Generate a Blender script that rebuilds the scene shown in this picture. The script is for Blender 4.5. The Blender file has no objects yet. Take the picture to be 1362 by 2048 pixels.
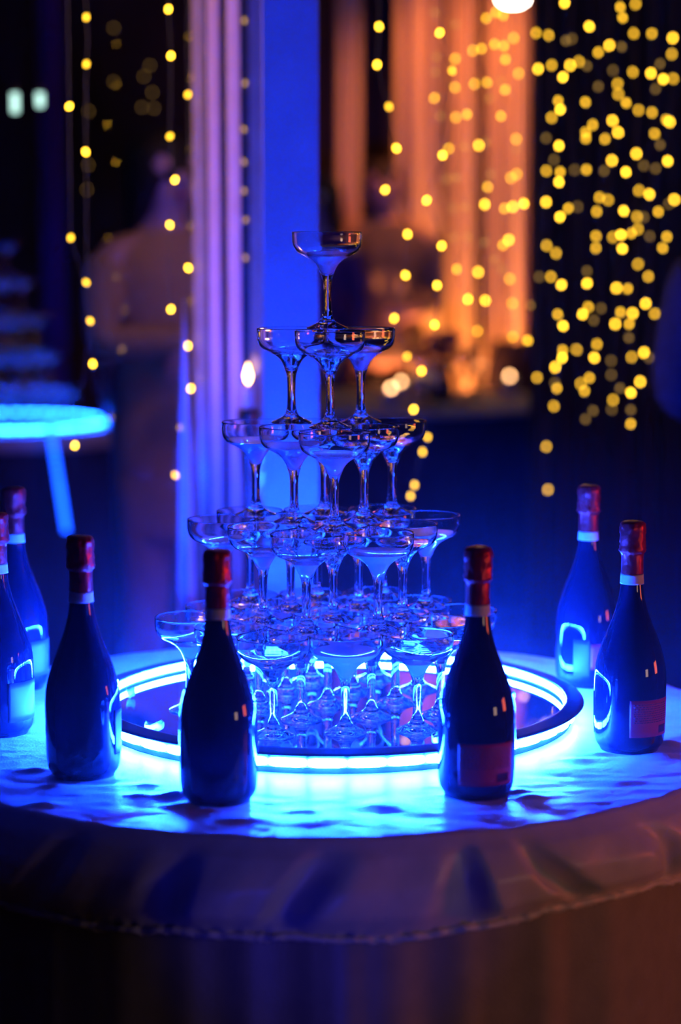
import bpy, bmesh, math, random
from mathutils import Vector, Matrix, noise
R = random.Random(7)
sc = bpy.context.scene
PI = math.pi
# ------------------------------------------------------------------ camera, world, exposure
FPX, CX, CD, CH, CP = 4200.0, 0.0178, 2.8439, 1.4032, 0.129
cam_d = bpy.data.cameras.new('camera')
cam = bpy.data.objects.new('camera', cam_d)
sc.collection.objects.link(cam)
cam.location = (CX, -CD, CH)
cam.rotation_euler = (PI / 2 - CP, 0, 0)
cam_d.sensor_fit = 'VERTICAL'
cam_d.sensor_height = 36.0
cam_d.lens = 36.0 * FPX / 2048.0
cam_d.clip_start, cam_d.clip_end = 0.05, 60
cam_d.dof.use_dof = True
cam_d.dof.focus_distance = 2.74
cam_d.dof.aperture_fstop = 2.15
sc.camera = cam
w = bpy.data.worlds.new('world'); sc.world = w; w.use_nodes = True
w.node_tree.nodes['Background'].inputs[0].default_value = (0.25, 0.2, 0.3, 1)
w.node_tree.nodes['Background'].inputs[1].default_value = 0.0
sc.view_settings.view_transform = 'Standard'
sc.view_settings.look = 'None'
sc.view_settings.gamma = 1.0
sc.view_settings.exposure = 0.0
sc.view_settings.use_curve_mapping = False
cy = sc.cycles
cy.max_bounces, cy.transmission_bounces, cy.glossy_bounces, cy.diffuse_bounces = 20, 20, 8, 2
cy.transparent_max_bounces, cy.volume_bounces = 16, 0
cy.sample_clamp_indirect = 40.0
cy.sample_clamp_direct = 0.0
cy.blur_glossy = 0.3
cy.caustics_refractive = cy.caustics_reflective = True
cy.use_denoising = True
cy.denoiser = 'OPENIMAGEDENOISE'
cy.use_adaptive_sampling = True; cy.adaptive_threshold = 0.025; cy.adaptive_min_samples = 20

def lamp(name, kind, loc, target, power, color, size=0.2, spot=60, blend=0.6):
    d = bpy.data.lights.new(name, kind); o = bpy.data.objects.new(name, d)
    sc.collection.objects.link(o); o.location = loc
    d.energy, d.color = power, color
    if kind == 'AREA': d.size = size
    else: d.shadow_soft_size = size
    if kind == 'SPOT': d.spot_size = math.radians(spot); d.spot_blend = blend
    o.rotation_euler = (Vector(target) - Vector(loc)).to_track_quat('-Z', 'Y').to_euler()
    return o
LED_COL, LED_S, LED_IN = (0.0035, 0.04, 1.0), 2800.0, 8000.0
HAZE = 0.026
# amber floor uplights on the drape behind the far table, hall lamps behind and beside the photographer, added unseen fills
lamp('amber_uplight', 'SPOT', (0.42, 6.85, 0.10), (0.60, 7.3, 1.9), 270, (1.0, 0.30, 0.10), 0.06, 95, 1.0)
lamp('amber_uplight', 'SPOT', (1.10, 6.80, 0.10), (0.80, 7.3, 1.9), 55, (1.0, 0.22, 0.05), 0.06, 95, 1.0)
lamp('amber_uplight', 'SPOT', (-0.16, 6.72, 0.10), (0.02, 7.3, 2.3), 60, (1.0, 0.22, 0.05), 0.06, 70, 1.0)
lamp('amber_drape_fill', 'SPOT', (0.75, 6.45, 3.0), (0.55, 7.3, 1.7), 120, (1.0, 0.24, 0.07), 0.08, 75, 1.0)  # unseen overhead fill, added to even out the light up the drapes
lamp('blue_cover_fill', 'SPOT', (-0.10, -2.3, 0.12), (0.0, -0.62, 0.66), 22, (0.01, 0.02, 1.0), 0.03, 15, 1.0)  # unseen fill, added for the blue glow on the cover front
lamp('far_tower_fill', 'SPOT', (-1.1, 3.2, 2.9), (-1.15, 4.5, 1.0), 200, (0.004, 0.05, 1.0), 0.05, 26, 0.6)  # unseen fill, added to brighten the far coupes
lamp('red_side_lamp', 'AREA', (3.0, -0.5, 1.0), (0.4, -0.5, 0.6), 12.0, (1.0, 0.13, 0.05), 0.5)
lamp('hall_lamp', 'AREA', (2.3, -2.0, 0.95), (0.3, -.4, 0.65), 3.6, (1.0, 0.62, 0.45), 0.4)
lamp('rose_spot', 'SPOT', (-2.4, 1.0, 1.9), (-0.25, 1.5, 1.7), 400, (1.0, 0.5, 0.45), 0.1, 40, 0.8)
lamp('blue_uplight', 'SPOT', (-0.35, 0.45, 0.10), (-0.16, 0.9, 1.6), 8, (0.012, 0.03, 1.0), 0.05, 75, 0.8)
lamp('guest_lamp', 'SPOT', (0.2, 1.9, 2.8), (-0.5, 3.0, 1.25), 24, (1.0, 0.5, 0.28), 0.2, 60, 0.8)

# ------------------------------------------------------------------ helpers
def at(px, py, D):
    """world point on the ray of pixel (px, py) at distance D along y from the camera"""
    a, b = (px - 681) / FPX, (1024 - py) / FPX
    dx, dy, dz = a, math.cos(CP) + b * math.sin(CP), -math.sin(CP) + b * math.cos(CP)
    t = D / dy
    return Vector((CX + dx * t, D - CD, CH + dz * t))
def on_z(px, py, z):
    a, b = (px - 681) / FPX, (1024 - py) / FPX
    dx, dy, dz = a, math.cos(CP) + b * math.sin(CP), -math.sin(CP) + b * math.cos(CP)
    t = (z - CH) / dz
    return Vector((CX + dx * t, -CD + dy * t, z))
def link(o, parent=None):
    sc.collection.objects.link(o)
    if parent: o.parent = parent
    return o
def tag(o, label=None, cat=None, group=None, kind=None):
    for k, v in (('label', label), ('category', cat), ('group', group), ('kind', kind)):
        if v: o[k] = v
    return o
def empty(name, loc=(0, 0, 0), rz=0.0, label=None, cat=None, group=None, kind=None):
    o = bpy.data.objects.new(name, None); link(o)
    o.location = loc; o.rotation_euler = (0, 0, rz); o.empty_display_size = 0.05
    return tag(o, label, cat, group, kind)
def me(name, verts, faces, mat=None, smooth=True):
    m = bpy.data.meshes.new(name); m.from_pydata([tuple(v) for v in verts], [], faces)
    if mat: m.materials.append(mat)
    if smooth: m.polygons.foreach_set('use_smooth', [True] * len(m.polygons))
    m.update(); return m
def ob(name, mesh, parent=None, loc=None, rot=None):
    o = bpy.data.objects.new(name, mesh); link(o, parent)
    if loc is not None: o.location = loc
    if rot is not None: o.rotation_euler = rot
    return o
class MB:
    """collects simple shapes, then links them as one mesh object"""
    def __init__(s): s.v, s.f = [], []
    def add(s, v, f):
        n = len(s.v); s.v += [tuple(x) for x in v]; s.f += [tuple(i + n for i in q) for q in f]; return s
    def box(s, c, d, b=0.0, rz=0.0):
        x, y, z = (k / 2 for k in d); M = Matrix.Rotation(rz, 3, 'Z')
        if b <= 0:
            v = [(sx * x, sy * y, sz * z) for sz in (-1, 1) for sx, sy in ((-1, -1), (1, -1), (1, 1), (-1, 1))]
            f = [(3, 2, 1, 0), (4, 5, 6, 7)] + [(i, (i + 1) % 4, 4 + (i + 1) % 4, 4 + i) for i in range(4)]
        else:
            v, f = [], []
            lv = [(-z, b), (-z + b, 0), (z - b, 0), (z, b)]
            for zz, ins in lv:
                X, Y = x - ins, y - ins
                v += [(-X + b * .5, -Y, zz), (X - b * .5, -Y, zz), (X, -Y + b * .5, zz), (X, Y - b * .5, zz), (X - b * .5, Y, zz), (-X + b * .5, Y, zz), (-X, Y - b * .5, zz), (-X, -Y + b * .5, zz)]
            for k in range(3):
                f += [(k * 8 + i, k * 8 + (i + 1) % 8, k * 8 + 8 + (i + 1) % 8, k * 8 + 8 + i) for i in range(8)]
            f += [tuple(range(7, -1, -1)), tuple(range(24, 32))]
        return s.add([M @ Vector(p) + Vector(c) for p in v], f)
    def tube(s, pts, r, n=8, caps=True):
        pts = [Vector(p) for p in pts]; v, f = [], []
        rr = r if isinstance(r, (list, tuple)) else [r] * len(pts)
        for i, p in enumerate(pts):
            t = (pts[min(i + 1, len(pts) - 1)] - pts[max(i - 1, 0)]).normalized()
            u = t.cross(Vector((0, 0, 1)) if abs(t.z) < .9 else Vector((1, 0, 0))).normalized(); q = t.cross(u)
            v += [p + (u * math.cos(a) + q * math.sin(a)) * rr[i] for a in (2 * PI * k / n for k in range(n))]
        for i in range(len(pts) - 1):
            f += [(i * n + k, i * n + (k + 1) % n, (i + 1) * n + (k + 1) % n, (i + 1) * n + k) for k in range(n)]
        if caps: f += [tuple(range(n - 1, -1, -1)), tuple((len(pts) - 1) * n + k for k in range(n))]
        return s.add(v, f)
    def lathe(s, prof, n=32, c=(0, 0, 0)):
        v, f = lathe(prof, n); return s.add([Vector(p) + Vector(c) for p in v], f)
    def ball(s, c, r, n=10, m=6):
        r = r if isinstance(r, (tuple, list)) else (r, r, r)
        v = [(c[0], c[1], c[2] - r[2])]; f = []
        for j in range(1, m):
            t = PI * j / m
            v += [(c[0] + r[0] * math.sin(t) * math.cos(2 * PI * k / n), c[1] + r[1] * math.sin(t) * math.sin(2 * PI * k / n), c[2] - r[2] * math.cos(t)) for k in range(n)]
        v.append((c[0], c[1], c[2] + r[2])); L = len(v) - 1
        for k in range(n):
            f.append((0, 1 + (k + 1) % n, 1 + k)); f.append((L, 1 + (m - 2) * n + k, 1 + (m - 2) * n + (k + 1) % n))
            for j in range(m - 2):
                a = 1 + j * n; f.append((a + k, a + (k + 1) % n, a + n + (k + 1) % n, a + n + k))
        return s.add(v, f)
    def loft(s, rings, n=24):
        """rings of (cx, cy, z, rx, ry)"""
        v, f = [], []
        for x, y, z, a, b in rings:
            v += [(x + a * math.cos(2 * PI * k / n), y + b * math.sin(2 * PI * k / n), z) for k in range(n)]
        for i in range(len(rings) - 1):
            f += [(i * n + k, i * n + (k + 1) % n, (i + 1) * n + (k + 1) % n, (i + 1) * n + k) for k in range(n)]
        f += [tuple(range(n - 1, -1, -1)), tuple((len(rings) - 1) * n + k for k in range(n))]
        return s.add(v, f)
    def mesh(s, name, mat, smooth=True): return me(name, s.v, s.f, mat, smooth)
    def build(s, name, mat, parent=None, smooth=True, loc=None, rot=None): return ob(name, s.mesh(name, mat, smooth), parent, loc, rot)
def lathe(prof, n=32):
    v, f, rows = [], [], []
    for r, z in prof:
        if r < 1e-6: rows.append([len(v)]); v.append((0, 0, z))
        else:
            rows.append(list(range(len(v), len(v) + n)))
            v += [(r * math.cos(2 * PI * k / n), r * math.sin(2 * PI * k / n), z) for k in range(n)]
    for a, b in zip(rows, rows[1:]):
        for k in range(n):
            k2 = (k + 1) % n
            if len(a) == 1 and len(b) == 1: continue
            if len(a) == 1: f.append((a[0], b[k2], b[k]))
            elif len(b) == 1: f.append((a[k], a[k2], b[0]))
            else: f.append((a[k], a[k2], b[k2], b[k]))
    return v, f
def smooth_prof(p, sub=2):
    """Catmull-Rom refinement of an open profile"""
    out = []
    for i in range(len(p) - 1):
        a, b, c, d = p[max(i - 1, 0)], p[i], p[i + 1], p[min(i + 2, len(p) - 1)]
        for k in range(sub):
            t = k / sub
            out.append(tuple(max(0.0 if j == 0 else -9, .5 * (2 * b[j] + (c[j] - a[j]) * t + (2 * a[j] - 5 * b[j] + 4 * c[j] - d[j]) * t * t + (3 * b[j] - a[j] - 3 * c[j] + d[j]) * t ** 3)) for j in (0, 1)))
    out.append(p[-1]); return out

# ------------------------------------------------------------------ materials
def mat(name, col, rough=.5, metal=0.0, trans=0.0, ior=1.45, emit=None, es=0.0, coat=0.0, spec=None, sheen=0.0):
    m = bpy.data.materials.new(name); m.use_nodes = True
    b = m.node_tree.nodes['Principled BSDF']; i = b.inputs
    i['Base Color'].default_value = (*col, 1); i['Roughness'].default_value = rough; i['Metallic'].default_value = metal
    i['Transmission Weight'].default_value = trans; i['IOR'].default_value = ior; i['Coat Weight'].default_value = coat
    i['Coat Roughness'].default_value = 0.02
    if spec is not None: i['Specular IOR Level'].default_value = spec
    if sheen: i['Sheen Weight'].default_value = sheen
    if emit: i['Emission Color'].default_value = (*emit, 1); i['Emission Strength'].default_value = es
    return m
def noisy(m, scale, amt, bump=0.0, bscale=None, detail=4, stretch=None):
    """vary a material's own colour with noise and give it fine relief"""
    nt = m.node_tree; b = nt.nodes['Principled BSDF']
    tc = nt.nodes.new('ShaderNodeTexCoord'); mp = nt.nodes.new('ShaderNodeMapping')
    if stretch: mp.inputs['Scale'].default_value = stretch
    nt.links.new(tc.outputs['Object'], mp.inputs[0])
    n = nt.nodes.new('ShaderNodeTexNoise'); n.inputs['Scale'].default_value = scale; n.inputs['Detail'].default_value = detail
    nt.links.new(mp.outputs[0], n.inputs['Vector'])
    if amt:
        c = Vector(b.inputs['Base Color'].default_value[:3]); r = nt.nodes.new('ShaderNodeValToRGB')
        r.color_ramp.elements[0].position, r.color_ramp.elements[1].position = .3, .7
        r.color_ramp.elements[0].color = (*(c * (1 - amt)), 1); r.color_ramp.elements[1].color = (*(c * (1 + amt)), 1)
        nt.links.new(n.outputs['Fac'], r.inputs[0]); nt.links.new(r.outputs[0], b.inputs['Base Color'])
    if bump:
        n2 = n
        if bscale:
            n2 = nt.nodes.new('ShaderNodeTexNoise'); n2.inputs['Scale'].default_value = bscale; nt.links.new(mp.outputs[0], n2.inputs['Vector'])
        bp = nt.nodes.new('ShaderNodeBump'); bp.inputs['Strength'].default_value = bump; bp.inputs['Distance'].default_value = .002
        nt.links.new(n2.outputs['Fac'], bp.inputs['Height']); nt.links.new(bp.outputs[0], b.inputs['Normal'])
    return m
def glow(name, col, s):
    m = bpy.data.materials.new(name); m.use_nodes = True; nt = m.node_tree; nt.nodes.clear()
    e = nt.nodes.new('ShaderNodeEmission'); e.inputs[0].default_value = (*col, 1); e.inputs[1].default_value = s
    o = nt.nodes.new('ShaderNodeOutputMaterial'); nt.links.new(e.outputs[0], o.inputs[0]); return m
def glassmat(name, col=(1, 1, 1), ior=1.48, rough=0.0):
    m = bpy.data.materials.new(name); m.use_nodes = True; nt = m.node_tree; nt.nodes.clear()
    e = nt.nodes.new('ShaderNodeBsdfGlass'); e.inputs['Color'].default_value = (*col, 1); e.inputs['IOR'].default_value = ior; e.inputs['Roughness'].default_value = rough
    o = nt.nodes.new('ShaderNodeOutputMaterial'); nt.links.new(e.outputs[0], o.inputs[0]); return m
M = {}
M['glass'] = glassmat('clear_glass')
M['wine'] = mat('fizzy_champagne', (.92, .95, 1.0), .3, trans=.5, ior=1.33)
M['wine_clear'] = glassmat('still_champagne', (.98, .97, .92), 1.33, .02)
M['led'] = glow('blue_led', LED_COL, LED_S)
M['led_in'] = glow('blue_led_inner', LED_COL, LED_IN)
M['led_far'] = glow('blue_led_far', (0.004, 0.06, 1.0), 160.0)
M['led_hang'] = glow('blue_led_hanging', (0.004, 0.06, 1.0), 12.0)
M['led_back'] = mat('led_strip_tape', (.7, .7, .72), .5)
M['mirror'] = mat('mirror_plate', (.34, .35, .38), .015, metal=1.0)
M['tray'] = noisy(mat('tray_dark_metal', (.06, .06, .07), .28, metal=.6), 30, .2)
M['bottle'] = mat('dark_bottle_glass', (.005, .008, .02), .5, trans=.075, ior=1.35, coat=1.0, spec=.0)
M['foil'] = noisy(mat('red_foil', (.45, .012, .010), .32, metal=.45), 60, .25, 1.0, 70)
M['band'] = noisy(mat('cream_neck_paper', (.78, .72, .6), .6), 200, .05)
M['label_red'] = mat('red_label_paper', (.45, .02, .03), .5)
M['label_white'] = noisy(mat('shaded_white_label_paper', (.06, .06, .065), .5), 120, .04)  # white paper, its dimness in shade put into a dark colour
M['ink'] = mat('label_ink', (.08, .005, .012), .5)
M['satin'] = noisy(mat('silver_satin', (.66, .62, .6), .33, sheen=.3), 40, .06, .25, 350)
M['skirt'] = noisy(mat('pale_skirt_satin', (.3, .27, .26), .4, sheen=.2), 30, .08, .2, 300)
M['wall'] = noisy(mat('dark_wall_paint', (.05, .038, .02), .8), 3, .2, .1, 60)
M['floor'] = noisy(mat('dark_carpet', (.03, .027, .03), .9), 40, .3, .4, 200)
M['ceil'] = noisy(mat('dark_ceiling', (.04, .038, .04), .8), 5, .15)
M['post'] = noisy(mat('pale_grey_post_paint', (.2, .19, .19), .5), 20, .05, .05, 200)
M['frame'] = noisy(mat('white_window_frame', (.7, .5, .42), .4), 20, .05)
M['frame_brown'] = noisy(mat('beige_gloss_frame', (.42, .33, .22), .16, coat=.6), 20, .08)
M['frame_dark'] = noisy(mat('black_gasket', (.012, .012, .014), .5), 40, .2)
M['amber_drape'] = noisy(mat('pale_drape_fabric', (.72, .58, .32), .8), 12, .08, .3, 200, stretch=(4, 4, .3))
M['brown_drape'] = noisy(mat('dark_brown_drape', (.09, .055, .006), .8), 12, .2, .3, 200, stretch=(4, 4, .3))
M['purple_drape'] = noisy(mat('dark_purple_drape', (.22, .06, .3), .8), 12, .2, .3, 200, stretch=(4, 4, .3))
M['white_drape'] = noisy(mat('white_voile', (.8, .8, .82), .7), 12, .05, .2, 200, stretch=(4, 4, .3))
M['bulb'] = glow('fairy_bulb_bright', (1.0, .52, .025), 16)
M['bulb_mid'] = glow('fairy_bulb_mid', (1.0, .52, .025), 6.5)
M['bulb_dim'] = glow('fairy_bulb_dim', (1.0, .55, .12), 1.0)
M['wire'] = mat('dark_green_wire', (.02, .03, .02), .5)
M['flame'] = glow('candle_flame', (1.0, .5, .2), 22)
M['wax'] = mat('candle_wax', (.85, .75, .6), .5)
M['holder'] = mat('frosted_votive', (.8, .7, .6), .25, trans=.6)
M['metal'] = noisy(mat('dark_metal', (.12, .1, .09), .35, metal=.9), 30, .15)
M['navy_cloth'] = noisy(mat('navy_tablecloth', (.025, .025, .045), .7), 20, .2, .3, 150)
M['cream_cloth'] = noisy(mat('cream_table_runner', (.6, .5, .42), .7), 20, .1, .3, 150)
M['chair'] = noisy(mat('dark_chair_fabric', (.035, .02, .022), .8), 30, .2, .3, 150)
M['skin'] = noisy(mat('skin', (.55, .33, .24), .5), 30, .06)
M['hair'] = noisy(mat('dark_hair', (.012, .009, .008), .5), 80, .3, .6, 200, stretch=(6, 6, .5))
M['knit'] = noisy(mat('camel_knit', (.5, .3, .11), .9, sheen=.3), 60, .12, .6, 260)
M['dress_dark'] = noisy(mat('plum_fabric', (.10, .03, .12), .8), 30, .2)
M['jacket'] = noisy(mat('taupe_jacket', (.16, .12, .085), .8), 30, .15)
M['suit'] = noisy(mat('navy_suit_wool', (.006, .007, .014), .9, spec=.1), 60, .2, .3, 300)
M['black'] = noisy(mat('black_fabric', (.015, .013, .015), .8), 30, .2)
M['eye'] = mat('eye_dark', (.02, .015, .012), .2)
M['lip'] = mat('lips', (.4, .1, .1), .4)
M['petal'] = mat('pale_petal', (.75, .8, .85), .5, trans=.2)
M['leaf'] = noisy(mat('dark_leaf', (.03, .05, .02), .6), 40, .2)
M['rose'] = noisy(mat('dark_red_rose', (.3, .03, .05), .6), 40, .2)
M['lamp_white'] = glow('spot_lens', (1.0, .93, .75), 40)
M['panel_lit'] = glow('lit_panel', (.5, .85, .75), 2.6)
m = bpy.data.materials.new('window_pane_glass'); m.use_nodes = True; nt = m.node_tree; nt.nodes.clear()
o_ = nt.nodes.new('ShaderNodeOutputMaterial'); mx = nt.nodes.new('ShaderNodeMixShader'); fr = nt.nodes.new('ShaderNodeFresnel'); fr.inputs[0].default_value = 1.5
tr = nt.nodes.new('ShaderNodeBsdfTransparent'); gl = nt.nodes.new('ShaderNodeBsdfGlossy'); gl.inputs['Roughness'].default_value = 0.0
tr.inputs[0].default_value = (.9, .9, .9, 1)
nt.links.new(fr.outputs[0], mx.inputs[0]); nt.links.new(tr.outputs[0], mx.inputs[1]); nt.links.new(gl.outputs[0], mx.inputs[2]); nt.links.new(mx.outputs[0], o_.inputs[0])
M['pane'] = m

# ------------------------------------------------------------------ the room
X0, X1, Y0, Y1, ZC = -3.6, 3.6, -4.2, 7.9, 3.1
def struct(name, mb, m, smooth=False, label=None):
    o = mb.build(name, m, None, smooth); o['kind'] = 'structure'
    if label: o['label'] = label
    return o
struct('floor', MB().box((0, (Y0 + Y1) / 2, -.05), (X1 - X0, Y1 - Y0, .1)), M['floor'], label='dark carpeted hall floor')
struct('ceiling', MB().box((0, (Y0 + Y1) / 2, ZC + .05), (X1 - X0, Y1 - Y0, .1)), M['ceil'], label='dark ceiling of the hall')
struct('wall_back', MB().box((0, Y1 + .05, ZC / 2), (X1 - X0, .1, ZC)), M['wall'], label='dark back wall behind the drapes')
struct('wall_front', MB().box((0, Y0 - .05, ZC / 2), (X1 - X0, .1, ZC)), M['wall'], label='dark wall behind the photographer')
struct('wall_left', MB().box((X0 - .05, (Y0 + Y1) / 2, ZC / 2), (.1, Y1 - Y0, ZC)), M['wall'], label='dark left wall')
struct('wall_right', MB().box((X1 + .05, (Y0 + Y1) / 2, ZC / 2), (.1, Y1 - Y0, ZC)), M['wall'], label='dark right wall')
def span(px0, px1, D): return at(px0, 479, D).x, at(px1, 479, D).x
# the wide post behind the tower
a, b = span(525, 637, 3.72)
struct('trim_1', MB().box(((a + b) / 2, 3.72 - CD + .04, ZC / 2), (b - a, .08, ZC), .003), M['post'], label='wide pale post lit blue behind the glass tower')
# the window: slim upright profiles and a pane
WD = 4.34; wy = WD - CD
win = empty('window_1', (0, wy, 0), 0, 'tall dark window with slim pale frames left of the wide post', None, None, 'structure')
def upright(px0, px1, m, depth, dy=0.0, name='frame_profile'):
    a, b = span(px0, px1, WD + dy)
    return MB().box(((a + b) / 2, dy + depth / 2, ZC / 2), (b - a, depth, ZC), .002).build(name, m, win, False)
upright(387, 411, M['frame_brown'], .05).__setitem__('label', 'glossy beige frame profile')
upright(411, 422, M['frame_dark'], .03, .03, 'gasket')
upright(418, 441, M['frame'], .05)
upright(441, 456, M['frame_dark'], .03, .03, 'gasket')
upright(456, 481, M['frame'], .05)
upright(481, 499, M['frame_dark'], .03, .03, 'gasket')
upright(499, 530, M['frame_brown'], .04, .02)
a, b = span(-260, 388, WD)
MB().box(((a + b) / 2, .03, ZC / 2), (b - a, .002, ZC - .1)).build('pane', M['pane'], win, False)
MB().box(((a + b) / 2, .03, .03), (b - a, .06, .06)).build('sill', M['frame_brown'], win, False)

def drape(name, px0, px1, D, z0, z1, m, folds, amp, label, cat='curtain', group=None, taper=None, seed=0, shape=None):
    a, b = span(px0, px1, D); n = max(24, int(folds * 14)); rows = 14; y = D - CD
    v, f = [], []
    rr = random.Random(seed); ph = [rr.uniform(0, 6.28) for _ in range(4)]
    for j in range(rows + 1):
        t = j / rows; z = z0 + (z1 - z0) * t
        wsc = 1.0 if not taper else taper(t)
        for i in range(n + 1):
            s = i / n
            u = s + .012 * math.sin(7 * s + 3 * t + ph[0])
            yy = amp * (math.sin(2 * PI * folds * u + ph[1] + .25 * math.sin(4 * t)) + .4 * math.sin(2 * PI * folds * 2.3 * u + ph[2])) * (.75 + .25 * (1 - t))
            v.append(((a + b) / 2 + (s - .5) * (b - a) * wsc, yy, z))
    for j in range(rows):
        f += [(j * (n + 1) + i, j * (n + 1) + i + 1, (j + 1) * (n + 1) + i + 1, (j + 1) * (n + 1) + i) for i in range(n)]
    k = len(v)
    v += [(p[0], p[1] + .004, p[2]) for p in v]
    f += [tuple(reversed([i + k for i in q])) for q in f]
    # close the two long edges, top and bottom
    for j in range(rows):
        p, q = j * (n + 1), (j + 1) * (n + 1); f += [(p, q, q + k, p + k), (p + n, p + n + k, q + n + k, q + n)]
    for i in range(n):
        f.append((i, i + k, i + 1 + k, i + 1)); i2 = rows * (n + 1) + i; f.append((i2, i2 + 1, i2 + 1 + k, i2 + k))
    o = ob(name, me(name, v, f, m), None, (0, y, 0)); return tag(o, label, cat, group)
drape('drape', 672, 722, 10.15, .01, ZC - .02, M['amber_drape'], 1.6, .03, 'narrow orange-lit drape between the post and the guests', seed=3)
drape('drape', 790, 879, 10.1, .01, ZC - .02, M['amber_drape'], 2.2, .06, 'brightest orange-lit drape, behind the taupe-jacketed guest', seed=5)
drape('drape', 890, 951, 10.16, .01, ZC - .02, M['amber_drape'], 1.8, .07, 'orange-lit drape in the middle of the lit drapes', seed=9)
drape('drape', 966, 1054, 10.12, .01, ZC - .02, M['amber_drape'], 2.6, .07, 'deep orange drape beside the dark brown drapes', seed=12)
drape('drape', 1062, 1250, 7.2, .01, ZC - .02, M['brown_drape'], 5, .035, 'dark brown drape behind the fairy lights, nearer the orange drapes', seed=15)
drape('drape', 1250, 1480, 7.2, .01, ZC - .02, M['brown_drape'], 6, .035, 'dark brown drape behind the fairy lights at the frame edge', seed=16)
drape('drape', 84, 132, 9.2, .01, ZC - .02, M['purple_drape'], 1.8, .03, 'thin dark purple drape left of the woman in camel knit', seed=18)
zt = at(365, 600, 4.16).z; zb = .01
drape('drape', 346, 386, 4.16, zb, zt, M['white_drape'], 1.5, .012, 'slim pointed white drape tail glowing blue beside the window frame', seed=21,
      taper=lambda t: .9 if t < .45 else max(.06, .9 * (1 - ((t - .45) / .55) ** 1.7)))

# ------------------------------------------------------------------ the main table
ZT, TR, TX, TY = 0.75, 0.5695, -0.0095, -0.032
bumps = []
for px, py, s, h in ((110, 1573, .012, .006), (92, 1611, .013, .007), (230, 1536, .011, .006), (70, 1541, .012, .006), (298, 1570, .009, .006), (355, 1590, .013, .008), (280, 1592, .01, .004), (366, 1611, .012, .005),
                     (606, 1622, .016, .003), (866, 1573, .010, .005), (1039, 1583, .011, .006), (1066, 1594, .010, .005), (1146, 1520, .012, .007), (1192, 1508, .010, .005), (1108, 1538, .02, .003), (1334, 1488, .013, .009), (1318, 1512, .016, .006), (640, 1640, .02, .003), (760, 1610, .02, .002), (500, 1640, .018, .003), (1240, 1560, .02, .003)):
    p = on_z(px, py, ZT); bumps.append((p.x, p.y, s, h))
def cloth_z(x, y):
    r = math.hypot(x - TX, y - TY)
    k = max(0.0, min(1.0, (r - .36) / .06))
    if k <= 0: return 0.0
    z = .0011 * noise.noise((x * 9, y * 16, 3.1)) + .0008 * noise.noise((x * 24, y * 50, 7.7)) + .0006 * noise.noise((x * 60, y * 110, 1.7))
    z -= .0012 * max(0, 1 - abs(noise.noise((x * 5 + 4, y * 9, 9.1))) * 6)
    for bx, by, s, h in bumps:
        d2 = ((x - bx) / (s * 1.5)) ** 2 + ((y - by) / (s * .8)) ** 2
        if d2 < 9: z += .75 * h * math.exp(-d2)
    return z * k
v, f = [], []
NA = 720
radii = [0, .12, .24, .33, .36] + [.36 + (.563 - .36) * i / 44 for i in range(1, 45)]
drop = 20
GA = []; a_ = 0.0
while a_ < 2 * PI - .12: GA.append(a_); a_ += R.uniform(.17, .34)
def puff(a):
    """0 at a gathering stitch, 1 over the flat of a puff; also the puff's index and position"""
    a %= 2 * PI
    for i, g0 in enumerate(GA):
        g1 = GA[i + 1] if i + 1 < len(GA) else 2 * PI
        if g0 <= a < g1:
            s_ = (a - g0) / (g1 - g0); e1 = .16 + .14 * ((i * .618) % 1); u = min(1, s_ / e1, (1 - s_) / (.46 - e1)); return u * u * (3 - 2 * u), i, s_
    return 0, 0, 0
def hem_z(a):
    p_, i, s_ = puff(a)
    return -.106 - .003 * p_ - .006 * math.sin(3 * a + 1) - .004 * math.sin(8 * a)
for i, r in enumerate(radii):
    for k in range(NA):
        a = 2 * PI * k / NA; x, y = TX + r * math.cos(a), TY + r * math.sin(a)
        v.append((x, y, ZT + (cloth_z(x, y) if r > .36 else 0)))
for j in range(1, drop + 1):
    t = j / drop
    for k in range(NA):
        a = 2 * PI * k / NA
        sk = (t - .6) * (.16 * math.sin(3.1 * a + .5) + .10 * math.sin(7.7 * a + 2))
        p_, i_, s_ = puff(a + sk); e = noise.noise((math.cos(a) * 7 + t * .8, math.sin(a) * 7 - t * .6, 2.2)); n3 = noise.noise((math.cos(a + sk) * 30, math.sin(a + sk) * 30, 9.3 + .6 * t))
        hem = hem_z(a)
        h_ = (i_ * .618) % 1
        bul = .014 * math.sin(PI * min(1, t * .93)) ** .7 + (.008 + .018 * h_) * p_ * min(1, t * 2.2) * min(1, (1 - t) * 4)
        bul += .012 * e * math.sin(PI * t) + .008 * n3 * t * t * (1.1 - .8 * p_) * min(1, (1 - t) * 6)
        rr = .5695 + bul - .004 * t
        if j == 1: rr, z = .5690, -.004
        elif j == 2: rr, z = .5715 + .1 * bul, -.011
        else: z = -.011 + (hem + .011) * (j - 2) / (drop - 2)
        if j >= drop - 1:
            z += .004 * noise.noise((math.cos(a) * 70, math.sin(a) * 70, 1)); rr += .005 * noise.noise((math.cos(a) * 60, math.sin(a) * 60, 4)) - .004
        v.append((TX + rr * math.cos(a), TY + rr * math.sin(a), ZT + z))
nr = len(radii) + drop
for i in range(nr - 1):
    for k in range(NA):
        k2 = (k + 1) % NA; q = (i * NA + k, i * NA + k2, (i + 1) * NA + k2, (i + 1) * NA + k)
        if i == 0: q = (0, i * NA + NA + k, i * NA + NA + k2)
        else: q = tuple(reversed(q))
        f.append(q)
cover = empty('table_cover', (0, 0, 0), 0, 'silvery satin table cover with puffed gathered edge under the lit glass tower', 'tablecloth')
ob('top_cloth', me('top_cloth', v, f, M['satin']), cover)
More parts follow.
